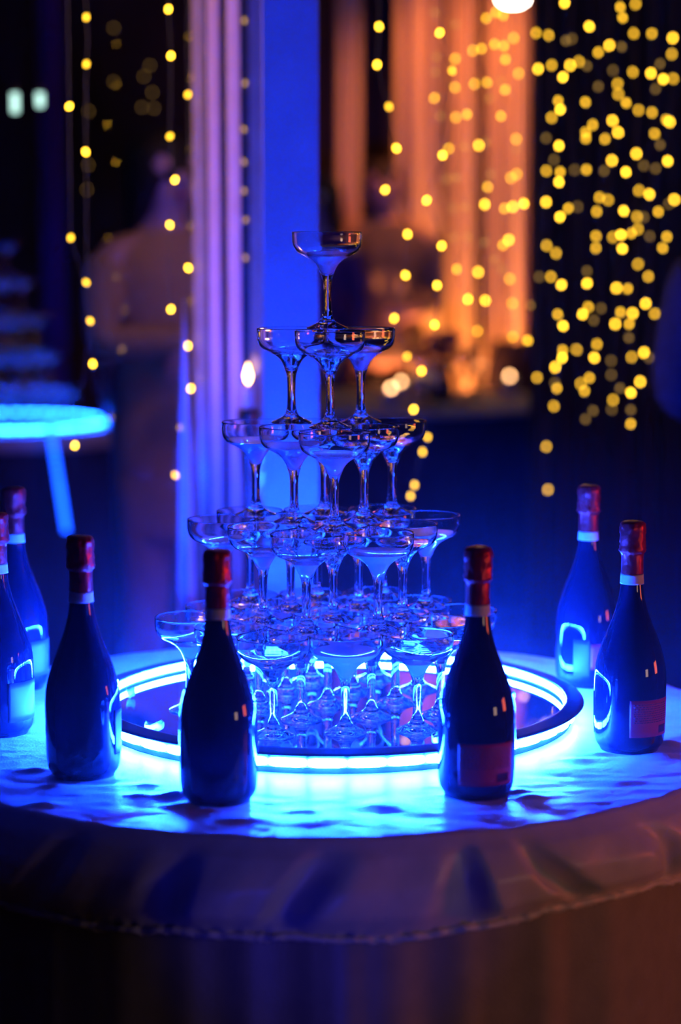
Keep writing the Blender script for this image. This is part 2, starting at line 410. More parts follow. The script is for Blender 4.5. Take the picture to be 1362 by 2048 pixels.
# ruffled hem band
mb = MB(); vv, ff = [], []
for k in range(NA):
    a = 2 * PI * k / NA; hem = hem_z(a); wv = noise.noise((math.cos(a) * 46, math.sin(a) * 46, 3)); w2 = noise.noise((math.cos(a) * 90, math.sin(a) * 90, 6))
    for dr, dz in ((-.004, .002), (.006 + .006 * wv, .002 + .003 * w2), (.009 + .007 * wv, -.003 + .003 * w2), (.004 + .006 * w2, -.007 + .004 * wv), (-.004, -.006)):
        vv.append((TX + (.5655 + dr) * math.cos(a), TY + (.5655 + dr) * math.sin(a), ZT + hem + dz))
for k in range(NA):
    k2 = (k + 1) % NA
    for q in range(5): ff.append((k * 5 + q, k * 5 + (q + 1) % 5, k2 * 5 + (q + 1) % 5, k2 * 5 + q))
ob('gathered_hem', me('gathered_hem', vv, ff, M['satin']), cover)
# floor-length skirt below
v, f = [], []; NS, rows = 480, 14
for j in range(rows + 1):
    t = j / rows; z = ZT - .03 - (ZT - .032) * t
    for k in range(NS):
        a = 2 * PI * k / NS
        n1 = noise.noise((math.cos(a) * 4.5, math.sin(a) * 4.5, 11)); n2 = noise.noise((math.cos(a) * 11, math.sin(a) * 11, 4))
        rr = .545 + .012 * t + (.012 + .035 * t) * n1 + (.006 + .012 * t) * n2
        v.append((TX + rr * math.cos(a), TY + rr * math.sin(a), z))
for j in range(rows):
    f += [((j + 1) * NS + k, (j + 1) * NS + (k + 1) % NS, j * NS + (k + 1) % NS, j * NS + k) for k in range(NS)]
f.append(tuple(range(NS)))
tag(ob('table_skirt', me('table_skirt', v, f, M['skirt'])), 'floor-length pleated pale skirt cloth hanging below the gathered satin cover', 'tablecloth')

# ------------------------------------------------------------------ the tray with its light strips
TRX, TRY, TZ = 0.009, 0.0057, 0.0146
tray = empty('tray', (TRX, TRY, ZT), 0, 'large round dark-rimmed mirror tray carrying the glass tower', 'tray')
MB().lathe([(0, .010), (.3185, .010), (.3185, TZ), (0, TZ)], 96).build('mirror_plate', M['mirror'], tray, False)
MB().lathe([(.3186, TZ - .004), (.3190, .0300), (.3205, .0316), (.3235, .0312), (.3380, .0288), (.3428, .0280), (.3440, .0268), (.3425, .0254), (.3320, .0244), (.3292, .0225), (.3290, .0086), (.3272, .0082), (.3270, .0070), (.3270, .0012), (.3262, .0006), (.3186, .0006), (.3186, TZ - .004)], 128).build('brim', M['tray'], tray)
def ring_strip(name, r, z0, z1, n, gap, out, label, m, chips, loc, name_part='led_segment', thick=.0022):
    s = empty(name, loc, 0, label, 'light strip')
    d = .0008
    rb = r
    MB().lathe([(rb, z0), (rb + out * d, z0), (rb + out * d, z1), (rb, z1), (rb, z0)], 128).build('backing_tape', M['led_back'], s, False)
    seg = 2 * PI / n * (1 - gap); K = 5 if not chips else 1
    vv, ff = [], []
    for i in range(K + 1):
        a = -seg / 2 + seg * i / K
        ins = (z1 - z0) * (.22 if i in (0, K) else .06); r1, r2 = rb + out * d, rb + out * (d + thick * (.5 if (i in (0, K) and not chips) else 1))
        for rr, zz in ((r1, z0 + ins), (r2, z0 + ins), (r2, z1 - ins), (r1, z1 - ins)): vv.append((rr * math.cos(a), rr * math.sin(a), zz))
    for i in range(K): ff += [(i * 4 + q, i * 4 + (q + 1) % 4, i * 4 + 4 + (q + 1) % 4, i * 4 + 4 + q) for q in range(4)]
    ff += [(3, 2, 1, 0), (K * 4, K * 4 + 1, K * 4 + 2, K * 4 + 3)]
    mm = me(name_part, vv, ff, m, False)
    for k in range(n): ob(name_part, mm, s, None, (0, 0, 2 * PI * (k + .35) / n))
    return s
ring_strip('led_strip', .3292, .0092, .0208, 42, .07, 1, 'outer blue light strip under the brim of the tray, shining on the cloth', M['led'], False, (TRX, TRY, ZT))
ring_strip('led_strip', .3184, .0175, .0285, 224, .22, -1, 'inner blue light strip along the inside of the tray wall', M['led_in'], True, (TRX, TRY, ZT), 'led_chip', .0015)
# petals lying on the tray, plus one imitated reflection
pv = []
def petal(px, py, s, rz, label):
    p = on_z(px, py, ZT + TZ); n = 9
    vv = [(0, 0, .006)]; 
    for rr, zz in ((.5, .0065), (.9, .008), (1, .011)):
        vv += [(s * rr * math.cos(2 * PI * k / n) * (1.0 + .15 * math.sin(3 * k)), s * .6 * rr * math.sin(2 * PI * k / n), zz + .003 * math.sin(2 * k)) for k in range(n)]
    k0 = len(vv); top = list(vv); vv += [(x, y, z - .0055) for x, y, z in top]
    ff = [(0, 1 + k, 1 + (k + 1) % n) for k in range(n)]
    for j in range(2): ff += [(1 + j * n + k, 1 + j * n + n + k, 1 + j * n + n + (k + 1) % n, 1 + j * n + (k + 1) % n) for k in range(n)]
    ff += [tuple(reversed([i + k0 for i in q])) for q in list(ff)]
    ff += [(1 + 2 * n + k, k0 + 1 + 2 * n + k, k0 + 1 + 2 * n + (k + 1) % n, 1 + 2 * n + (k + 1) % n) for k in range(n)]
    zmin = min(q[2] for q in vv)
    vv = [(x, y, z - zmin) for x, y, z in vv]
    tag(ob('petal', me('petal', vv, ff, M['petal']), None, (p.x, p.y, ZT + TZ + .0003), (0, 0, rz)), label, 'petal', 'pale petals on the tray')
petal(309, 1464, .013, .2, 'pale cyan petal on the tray, beside the second bottle from the left front')
petal(262, 1396, .008, .8, 'small pale petal on the left of the tray, farther back')
petal(1015, 1402, .011, -.3, 'pale cyan petal on the right side of the tray')
petal(873, 1489, .009, .9, 'pale disc imitating a lamp reflection near the front edge of the tray beside a glass foot')  # petal shape stands in for a lamp's soft reflection in the tray

# ------------------------------------------------------------------ champagne coupes
HG, SP = 0.1298, 0.0950
OUT = [(.0463, .1297), (.0467, .1298), (.0471, .1296), (.0472, .1286), (.0471, .120), (.0464, .1135), (.0450, .1088), (.0425, .1046), (.0380, .1008), (.0305, .0972), (.0225, .0926), (.0168, .0880), (.0133, .0830), (.0105, .0775), (.0082, .0712), (.0067, .0660), (.0059, .0590), (.0055, .0450), (.0057, .0300), (.0063, .0215), (.0080, .0150), (.0112, .0102), (.0168, .0066), (.0225, .0040), (.0272, .0020), (.0284, .0012), (.0280, .0003), (.0265, .0), (.020, .0006), (.010, .0014), (0, .0016)]
INN = [(.0463, .1297), (.0459, .1288), (.0457, .120), (.0450, .1140), (.0436, .1100), (.0411, .1061), (.0367, .1025), (.0292, .0990), (.0212, .0946), (.0152, .0898), (.0115, .0848), (.0086, .0792), (.0052, .0742), (.0022, .0722), (0, .0718)]
def coupe_meshes(n, tagname):
    """one closed glass surface, cut into bowl, stem and foot that keep the normals of the whole"""
    so = smooth_prof(OUT, 2); si = smooth_prof(INN, 2)
    prof = list(reversed(si)) + so[1:]
    vv, ff = lathe(prof, n)
    ff = [tuple(reversed(q)) for q in ff]
    whole = me(tagname, vv, ff, M['glass'])
    nrm = [tuple(x.vector) for x in whole.vertex_normals]
    parts = {}
    i_stem = min(range(len(prof)), key=lambda i: abs(prof[i][1] - .066) + (9 if i < len(si) else 0))
    i_foot = min(range(len(prof)), key=lambda i: abs(prof[i][1] - .0215) + (9 if i < len(si) else 0))
    zs, zf = prof[i_stem][1], prof[i_foot][1]
    def zone(q):
        zz = sum(vv[i][2] for i in q) / len(q); rr = max(math.hypot(vv[i][0], vv[i][1]) for i in q)
        return 'bowl' if zz > zs else ('stem' if zz > zf else 'foot')
    for nm in ('bowl', 'stem', 'foot'):
        fs = [q for q in ff if zone(q) == nm]; ids = sorted({i for q in fs for i in q}); mp = {i: k for k, i in enumerate(ids)}
        m_ = me(nm, [vv[i] for i in ids], [tuple(mp[i] for i in q) for q in fs], M['glass'])
        m_.normals_split_custom_set_from_vertices([nrm[i] for i in ids]); parts[nm] = m_
    return whole, parts
whole_c, CP_ = coupe_meshes(56, 'coupe')
def wine_mesh(level):
    pr = [(0, .0719)]
    for r, z in list(reversed(smooth_prof(INN, 2)))[1:]:
        if z >= level: break
        pr.append((r + .00015, z))
    (r0, z0) = pr[-1]; r1 = next(r for r, z in reversed(smooth_prof(INN, 2)) if z >= level)
    pr += [(r1 - .0002, level), (r1 * .96, level - .0002), (r1 * .5, level - .0002), (0, level - .0002)]
    vv, ff = lathe(pr, 40); return me('champagne', vv, [tuple(reversed(q)) for q in ff], M['wine'])
WINE = {k: wine_mesh(z) for k, z in (('dregs', .0915), ('low', .0985), ('mid', .1035), ('high', .1085))}
WINC = {}
for _k, _m in WINE.items():
    _c = _m.copy(); _c.materials.clear(); _c.materials.append(M['wine_clear']); WINC[_k] = _c
ORD = ['', 'first', 'second', 'third', 'fourth', 'fifth']
TIERN = {1: 'top', 2: 'second', 3: 'third', 4: 'fourth', 5: 'bottom'}
ROWS = {1: [1], 2: [1, 2], 3: [1, 2, 3], 4: [2, 3, 4, 3], 5: [3, 4, 5, 4, 3]}
hh = SP * .8660254
YS = {1: 0, 2: -2 / 3 * hh, 3: -4 / 3 * hh, 4: -5 / 3 * hh, 5: -2 * hh}
TH = {5: .148, 4: .148, 3: .09, 2: .07, 1: .07}
def spots():
    for n in (5, 4, 3, 2, 1):
        for row, cnt in enumerate(ROWS[n]):
            for k in range(cnt):
                x, y = (k - (cnt - 1) / 2) * SP, YS[n] + row * hh
                c, s = math.cos(TH[n]), math.sin(TH[n])
                yield n, row, k, cnt, x * c - y * s, x * s + y * c, (5 - n) * HG
for n, row, k, cnt, x, y, z in spots():
    rowname = ['front row', 'second row from front', 'third row from front', 'fourth row from front', 'back row'][row]
    if row == len(ROWS[n]) - 1 and row > 0: rowname = 'back row'
    if n == 1: lab = 'single clear champagne coupe at the very top of the tower'
    elif cnt == 1: lab = 'clear champagne coupe at the front of the %s tier of the tower' % TIERN[n]
    else:
        pos = 'leftmost' if k == 0 else ('rightmost' if k == cnt - 1 else ('middle' if cnt % 2 and k == cnt // 2 else ORD[k + 1] + ' from left'))
        lab = 'champagne coupe of the %s tier, %s, %s' % (TIERN[n], rowname, pos)
    jx, jy = R.uniform(-.0002, .0002), R.uniform(-.0002, .0002)
    g = empty('champagne_coupe', (x + jx, y + jy, ZT + TZ + z + .0002), R.uniform(0, 6), lab, 'glass', 'coupes of the lit champagne tower')
    for nm in ('bowl', 'stem', 'foot'): ob(nm, CP_[nm], g)
    lv = 'low' if n <= 2 else R.choice(['low', 'mid', 'low', 'mid'])
    if n == 5: lv = R.choice(['mid', 'high', 'low'])
    if (n, row) == (5, 0): lv = ['dregs', 'high', 'mid'][k]
    if (n, row) == (4, 0): lv = 'mid'
    fizzy = (n, row, k) in ((1, 0, 0), (2, 1, 1), (3, 0, 0), (3, 1, 0), (3, 2, 0), (4, 0, 0), (4, 0, 1), (4, 2, 0), (4, 2, 3), (4, 1, 0), (5, 0, 1), (5, 0, 2), (5, 2, 0), (5, 1, 0), (5, 3, 1), (5, 3, 2))
    if (n, row, k) in ((5, 0, 2), (5, 2, 0), (4, 0, 0), (4, 1, 0)): lv = 'dregs'
    ob('champagne', (WINE if fizzy else WINC)[lv], g)

# ------------------------------------------------------------------ bottles
prof_d = [(0, 3.45), (.25, 3.35), (.45, 3.62), (1.0, 3.98), (2.2, 4.17), (4.5, 4.24), (8.2, 4.26), (10.0, 4.22), (11.4, 4.05), (12.8, 3.72), (14.4, 3.25), (16.2, 2.66), (18.0, 2.10), (19.6, 1.72), (21.0, 1.50), (22.4, 1.40), (24.5, 1.36), (28.2, 1.36), (28.8, 1.2)]
prof_d = [(z, r * (1 + .085 * max(0, min(1, (20 - z) / 6)))) for z, r in prof_d]
bp = [(r * .01, z * .01) for z, r in prof_d]
bprof = [(0, .004), (.02, .003), (.030, .0008)] + [(bp[0][0], .0)] + smooth_prof(bp[2:], 2) + [(0, .288)]
vv, ff = lathe(bprof, 48); BODY = me('body', vv, ff, M['bottle'])
def rad(z):
    pts = [(z_ * .01, r * .01) for z_, r in prof_d[2:]]
    for (za, ra), (zb_, rb_) in zip(pts, pts[1:]):
        if za <= z <= zb_: return ra + (rb_ - ra) * (z - za) / (zb_ - za)
    return pts[-1][1]
def capsule_mesh(seed):
    rr = random.Random(seed); n = 40
    prof = [(.01425, .2290), (.01435, .2300), (.0143, .2400), (.0142, .2500), (.0143, .2545), (.0152, .2560), (.0166, .2578), (.0170, .2600), (.0165, .2640), (.0162, .2700), (.0163, .2780), (.0165, .2850), (.0163, .2905), (.0152, .2940), (.0125, .2962), (.0070, .2972), (0, .2974)]
    vv, ff = lathe(smooth_prof(prof, 2), n)
    o1 = rr.uniform(0, 99); out = []
    for x, y, z in vv:
        r = math.hypot(x, y); a = math.atan2(y, x)
        if r > 1e-5:
            up = max(0, min(1, (z - .248) / .012))
            d = up * (.0017 * noise.noise((math.cos(a) * 3.5 + o1, math.sin(a) * 3.5, z * 160)) + .0014 * noise.noise((math.cos(a) * 8, math.sin(a) * 8 + o1, z * 260))) + .00015 * noise.noise((math.cos(a) * 6, math.sin(a) * 6 + o1, z * 200))
            d += up * .0007 * max(0, math.cos(4 * a + o1)) ** 4
            d = max(d, -.0010 * up); x, y = x * (r + d) / r, y * (r + d) / r
        out.append((x, y, z))
    return me('capsule', out, ff, M['foil'])
def sleeve(name, z0, z1, a0, a1, m, off=.0004, n=20):
    """paper following the bottle between two angles (0 = towards the camera, positive to its right)"""
    vv, ff = [], []; K = 6
    for j in range(K + 1):
        z = z0 + (z1 - z0) * j / K; r = rad(z) + off
        for i in range(n + 1):
            a = -PI / 2 + a0 + (a1 - a0) * i / n
            vv += [(r * math.cos(a), r * math.sin(a), z), ((r + .0003) * math.cos(a), (r + .0003) * math.sin(a), z)]
    W = 2 * (n + 1)
    for j in range(K):
        for i in range(n):
            p = j * W + 2 * i; ff += [(p + 1, p + 3, p + W + 3, p + W + 1), (p, p + W, p + W + 2, p + 2)]
        p = j * W; ff += [(p, p + 1, p + W + 1, p + W)]; p += 2 * n; ff += [(p, p + W, p + W + 1, p + 1)]
    for i in range(n):
        p = 2 * i; ff.append((p, p + 2, p + 3, p + 1)); p = K * W + 2 * i; ff.append((p, p + 1, p + 3, p + 2))
    return me(name, vv, ff, m)
rad_deg = math.radians
def bottle(px, py, label, seed, labels, band_split=None, lean=(0, 0)):
    p = on_z(px, py, ZT); r0 = math.hypot(p.x - TX, p.y - TY)
    zb = ZT + max(cloth_z(p.x + .033 * math.cos(a), p.y + .033 * math.sin(a)) for a in (k * PI / 6 for k in range(12))) - .0006
    b = empty('wine_bottle', (p.x, p.y, zb), 0, label, 'bottle', 'sparkling wine bottles around the tray')
    b.rotation_euler = (*lean, math.atan2(p.x - CX, p.y + CD) * -1)
    ob('body', BODY, b); ob('capsule', capsule_mesh(seed), b)
    nb = ob('neck_band', sleeve('neck_band', .2160, .2287, -PI, PI, M['band'], .0005, 40), b)
    for (kind, z0, z1, a0, a1) in labels:
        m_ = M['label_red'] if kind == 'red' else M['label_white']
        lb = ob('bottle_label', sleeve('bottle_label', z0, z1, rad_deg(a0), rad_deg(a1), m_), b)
        lb['label'] = 'maroon-red paper label' if kind == 'red' else 'white paper label, darkened as if in shade'
        if kind == 'red':
            rr = random.Random(seed + 5); span_ = a1 - a0
            ink = MB()
            zz = z1 - .006
            while zz > z0 + .018:
                x = a0 + span_ * .08
                while x < a1 - span_ * .1:
                    w_ = rr.uniform(2, 7); w_ = min(w_, a1 - span_ * .08 - x)
                    s_ = sleeve('t', zz, zz + .0011, rad_deg(x), rad_deg(x + w_), M['ink'], .0008, 2)
                    ink.add([q.co for q in s_.vertices], [tuple(q.vertices) for q in s_.polygons]); bpy.data.meshes.remove(s_)
                    x += w_ + rr.uniform(.8, 1.6)
                zz -= .0029
            ink.build('fine_print', M['ink'], lb)
            bar = MB(); x = a0 + span_ * .66
            while x < a1 - span_ * .1:
                w_ = rr.uniform(.3, .9); s_ = sleeve('t', z0 + .004, z0 + .014, rad_deg(x), rad_deg(x + w_), M['ink'], .0008, 1)
                bar.add([q.co for q in s_.vertices], [tuple(q.vertices) for q in s_.polygons]); bpy.data.meshes.remove(s_); x += w_ + rr.uniform(.4, 1.0)
            bar.build('barcode', M['ink'], lb)
    return b
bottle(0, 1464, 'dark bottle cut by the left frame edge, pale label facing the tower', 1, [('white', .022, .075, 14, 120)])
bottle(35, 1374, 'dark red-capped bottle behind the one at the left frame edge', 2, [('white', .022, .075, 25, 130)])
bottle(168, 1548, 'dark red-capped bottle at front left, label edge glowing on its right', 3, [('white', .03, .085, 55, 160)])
bottle(438, 1601, 'dark blue-hazed bottle without visible label, left of the tower front', 4, [])
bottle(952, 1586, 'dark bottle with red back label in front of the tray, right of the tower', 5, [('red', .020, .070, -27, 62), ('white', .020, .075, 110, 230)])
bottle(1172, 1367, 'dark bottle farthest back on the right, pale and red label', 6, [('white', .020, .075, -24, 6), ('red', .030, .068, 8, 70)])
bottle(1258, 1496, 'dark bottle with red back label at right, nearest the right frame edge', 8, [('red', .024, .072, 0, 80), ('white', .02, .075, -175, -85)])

# ------------------------------------------------------------------ the farther blue tower and its table
FX = at(20, 840, 7.4); fx, fy, FZ = FX.x, FX.y, 0.75
n = 60; vv, ff = [], []
ft = empty('round_table', (fx, fy, 0), 0, 'small round table with dark blue cloth under the blurred far tower', 'table')
MB().lathe([(0, .70), (.47, .70), (.48, .71), (.48, .74), (.47, FZ), (0, FZ)], 48).build('tabletop', M['satin'], ft)
v, f = [], []
for j in range(9):
    t = j / 8
    for k in range(120):
        a = 2 * PI * k / 120; rr = .47 - .02 * t + .02 * t * math.sin(17 * a) ; v.append((rr * math.cos(a), rr * math.sin(a), .72 - .715 * t))
for j in range(8): f += [((j + 1) * 120 + k, (j + 1) * 120 + (k + 1) % 120, j * 120 + (k + 1) % 120, j * 120 + k) for k in range(120)]
ob('skirt', me('skirt', v, f, M['navy_cloth']), ft)
ftray = empty('tray', (fx, fy, FZ), 0, 'blurred round tray of the far blue-lit tower', 'tray')
MB().lathe([(0, .006), (.32, .006), (.322, .028), (.344, .028), (.33, .024), (.329, .004), (.31, .0005), (0, .0005)], 64).build('dish', M['tray'], ftray)
ring_strip('led_strip', .3302, .0085, .0205, 42, .07, 1, 'blurred blue light strip around the far tray', M['led_far'], False, (fx, fy, FZ))
ring_strip('led_strip', .3195, .0165, .0265, 70, .2, -1, 'blurred inner blue light strip of the far tray', M['led_far'], True, (fx, fy, FZ), 'led_chip', .0015)
hs = empty('led_strip', (fx, fy, FZ), 0, 'loose end of blue light strip hanging down the far table', 'light strip')
p0 = at(100, 846, 7.4 - .49); p1 = at(118, 960, 7.4 - .51); p2 = at(133, 1058, 7.4 - .515)
tape = [p0 + Vector((0, .10, .012)), p0 + Vector((0, -.012, .004)), p0 + (p1 - p0) * .5, p1, p1 + (p2 - p1) * .5, p2]
tape = [q - Vector((fx, fy, FZ)) for q in tape]
mbb = MB(); mbb.tube(tape, .006, 6).build('tape', M['led_back'], hs)
for i in range(2, 24):
    t = i / 23 * (len(tape) - 1); k = min(int(t), len(tape) - 2); q = tape[k] + (tape[k + 1] - tape[k]) * (t - k)
    MB().box(q + Vector((0, -.0085, 0)), (.02, .005, .014)).build('led_chip', M['led_hang'], hs, False)
SMALL = me('champagne_coupe', *lathe(list(reversed(INN)) + OUT[1:], 20), M['glass'])
SMALL.flip_normals()
_w = WINE['mid']; _n = len(SMALL.vertices)
_bm = bmesh.new(); _bm.from_mesh(SMALL); SMALL.materials.append(M['wine'])
_v, _f = lathe([(0, .072), (.009, .08), (.0125, .0865), (.02, .094), (.03, .0992), (.0372, .103), (.0375, .1035), (.03, .1033), (0, .1033)], 20)
_vs = [_bm.verts.new(q) for q in _v]
for q in _f:
    fc = _bm.faces.new([_vs[i] for i in reversed(q)]); fc.material_index = 1; fc.smooth = True
_bm.to_mesh(SMALL); _bm.free()
for n, row, k, cnt, x, y, z in spots():
    tag(ob('champagne_coupe', SMALL, None, (fx + x, fy + y, FZ + .0065 + z)), 'blurred blue-lit coupe of the far tower at the left frame edge', 'glass', 'coupes of the far tower')
def far_bottle(x, y, lab):
    b = empty('wine_bottle', (x, y, FZ + .0005), 0, lab, 'bottle'); ob('body', BODY, b); ob('capsule', capsule_mesh(30), b); ob('neck_band', sleeve('neck_band', .2160, .2287, -PI, PI, M['band'], .0005, 24), b)
far_bottle(at(238, 800, 7.25).x, fy - .15, 'blurred bottle standing on the right edge of the far blue table')

# ------------------------------------------------------------------ strings of fairy lights
BULBM = {}
_mb = MB().lathe([(0, -.0045), (.0028, -.004), (.0040, 0), (.0033, .0035), (.0015, .0055), (0, .006)], 10)
for key in ('bulb', 'bulb_mid', 'bulb_dim'): BULBM[key] = me('bulb', _mb.v, _mb.f, M[key])
def strand(pts, D, label, group='strings of fairy lights', jit=.0):
    """pts: (px, py, level) of each bulb, top to bottom"""
    pts = sorted(pts, key=lambda p: p[1])
    top = at(pts[0][0], -60, D); top.z = ZC - .005
    s = empty('fairy_light_string', (top.x, top.y, 0), 0, label, 'fairy lights', group)
    line = [top] + [at(p[0], p[1], D) for p in pts]
    tail = line[-1] + Vector((0, 0, -.06)); wire = []
    for a_, b_ in zip(line, line[1:]): wire += [a_, a_.lerp(b_, .5) + Vector((R.uniform(-.004, .004), 0, 0))]
    wire += [line[-1], tail]; off = Vector((top.x, top.y, 0))
    MB().tube([q - off for q in wire], .0007, 4).build('wire', M['wire'], s)
    for q, p in zip(line[1:], pts):
        k = {3: 'bulb', 2: 'bulb_mid', 1: 'bulb_dim'}[p[2]]
        ob('bulb', BULBM[k], s, q - off + Vector((0, -.004, -.002)), (R.uniform(-.6, .6), R.uniform(-.6, .6), 0))
    return s
LS = [([(139, 211, 3), (142, 474, 2), (181, 640, 2), (150, 889, 3)], 4.05, 'string of sparse yellow fairy lights farthest left, over the dark doorway'),
      ([(173, 33, 2), (173, 127, 2), (172, 302, 3), (173, 563, 2), (186, 726, 3)], 4.1, 'string of yellow fairy lights second from the left frame edge'),
      ([(337, 17, 3), (342, 110, 3), (340, 271, 2), (350, 358, 3), (340, 448, 3), (342, 617, 3), (360, 853, 1), (351, 948, 2)], 4.1, 'string of yellow fairy lights hanging before the woman in camel knit'),
      ([(376, 188, 2), (377, 534, 3), (376, 690, 3), (382, 775, 3)], 4.2, 'string of yellow fairy lights close before the glossy beige frame'),
      ([(489, 40, 1), (490, 165, 1), (488, 257, 1), (488, 322, 1), (488, 380, 1), (491, 438, 1), (491, 514, 1)], 4.28, 'string of faint fairy lights in the dark gap beside the wide post'),
      ([(758, 52, 3), (754, 128, 3), (778, 212, 2), (793, 295, 3), (770, 378, 3), (815, 467, 3), (811, 549, 3), (788, 635, 3), (814, 711, 2), (843, 740, 3), (827, 817, 3), (855, 872, 2), (845, 902, 2), (829, 968, 2), (821, 990, 2)], 4.3, 'string of yellow fairy lights just right of the tower top, reaching lowest'),
      ([(879, 64, 3), (904, 140, 2), (885, 309, 3), (853, 399, 3), (883, 490, 3), (874, 569, 3), (869, 648, 3)], 4.3, 'string of fairy lights before the brightest orange drape'),
      ([(228, 55, 1), (228, 163, 1), (255, 430, 1), (177, 329, 1), (174, 378, 1), (178, 222, 1)], 7.0, 'faint bulbs imitating pane reflections above the woman, left string'),  # this string and the next stand in for reflections in the window
      ([(288, 152, 1), (305, 184, 1), (284, 214, 1), (300, 130, 1), (308, 216, 1)], 7.0, 'faint bulbs imitating pane reflections above the woman, right string')]
for p_, D_, l_ in LS: strand(p_, D_, l_)
Z6 = '''966,8,3 1155,22,2 1163,58,2 1207,12,2 1050,88,3 1201,112,2 1262,112,2 1333,127,3 1118,152,3 912,118,2 869,110,2 1080,176,2 1330,182,2 876,232,3 922,220,2 985,220,3 1015,207,2 1042,222,1 960,260,3 1198,243,2 1259,247,3 1301,267,3 1335,265,2
1146,283,2 1148,318,2 1037,345,2 944,340,2 951,370,3 922,398,2 1175,347,2 1217,372,2 1263,380,2 1311,405,2 1323,412,3 1062,422,2 1129,408,3 1148,448,3 1038,447,2 1038,468,2 1103,470,2 1272,452,2 903,467,1 947,493,3 1210,520,3 1127,543,3 1316,545,3 904,578,2 951,582,2 947,616,3 1040,574,2 1100,578,1
1174,582,3 1218,645,2 1254,658,3 1339,676,3 903,684,3 978,705,2 950,734,3 1084,668,2 1114,677,2 1075,716,2 1167,714,3 1212,734,2 1284,717,2 1073,800,2 1072,840,2 1130,803,2 1158,795,3 1162,842,3 1192,790,2 1215,776,2 1313,802,2 1299,840,2 905,832,2 937,858,2 1215,895,2 1250,937,2 1042,918,1 920,938,2 955,965,3 1042,960,3 1142,976,3 1180,978,2
1241,1028,3 1272,1063,2 1156,1058,2 1197,1062,3 1138,1098,3 1185,1098,2 1047,1040,2 1027,1065,3 943,1065,2 961,1104,3 850,1034,1 1299,1100,3 838,1153,2 990,130,1 970,136,1 1130,237,1 1290,215,1 1160,157,1 1275,300,1 1010,700,1 1235,560,1 1290,490,1 880,938,1 1090,1045,1 1065,1085,1 1000,575,1 930,540,1 1080,292,1 1275,570,1 1320,690,1 1235,735,1 1255,800,1
526,42,1 596,82,1 530,192,1 594,198,2 527,243,1 594,295,2 524,331,2 635,386,2 543,392,1 597,397,2 700,60,2 733,40,2 758,50,2 793,127,2 728,148,2 760,154,2 655,170,2 684,163,2 765,200,2 810,248,2 660,283,2 703,278,2 750,275,1 764,303,2 711,333,1 750,392,2 802,470,2 802,502,1 675,492,3 700,482,1 626,496,1 572,503,2 598,602,1 565,607,1 717,590,1 705,633,2 784,602,2 803,590,2
695,692,3 828,689,3 790,700,3 762,706,2 629,700,1 589,705,1 637,803,1 592,805,1 695,820,1 757,830,2 776,813,3 600,912,2 673,922,3 780,945,2 753,912,1 638,1014,3 697,1018,3 789,1028,2 789,1060,1 790,1142,2 670,1122,2 727,880,1'''
Z8 = '''915,262,2 913,290,3 968,260,2 1034,290,3 1044,240,2 1175,288,2 1221,271,3 1285,288,3 1098,302,1 887,326,3 818,365,2 893,405,2 983,388,2 997,416,2 1016,366,2 1207,381,3 1172,422,3 1105,450,2 1262,386,1 882,473,2 1001,522,1 1171,540,2 853,625,2 859,788,2 785,225,2 886,386,1 1098,355,1 1130,405,1 1240,290,1 1165,215,1 1030,490,1 1100,485,1 1172,487,1'''
pool = []
for t in Z6.split():
    x, y, l = (float(q) for q in t.split(',')); pool.append((560 + x / 1.6983, y / 1.6983, int(l)))
for t in Z8.split():
    x, y, l = (float(q) for q in t.split(',')); pool.append((640 + x / 1.8864, 560 + y / 1.8864, int(l)))
lo, wd = 862, 25.0
bins = {}
for p in pool: bins.setdefault(int((p[0] - lo) // wd), []).append(p)
keys = sorted(bins); NW = len(keys)
ORDW = ['first', 'second', 'third', 'fourth', 'fifth', 'sixth', 'seventh', 'eighth', 'ninth', 'tenth', 'eleventh', 'twelfth', 'thirteenth', 'fourteenth', 'fifteenth', 'sixteenth', 'seventeenth', 'eighteenth', 'nineteenth', 'twentieth', 'twenty-first', 'twenty-second', 'twenty-third']
amb = [k for k in keys if lo + (k + .5) * wd < 1058]; drk = [k for k in keys if k not in amb]
for k in keys:
    if k in amb: lab = 'dense fairy light string over the orange drapes, %s of these from the left' % ORDW[amb.index(k)]
    else: lab = 'dense yellow fairy light string over the dark drapes, %s from their left' % ORDW[drk.index(k)]
    strand(bins[k], 5.0 + .25 * math.sin(k * 2.4), lab, 'dense curtain of fairy lights')

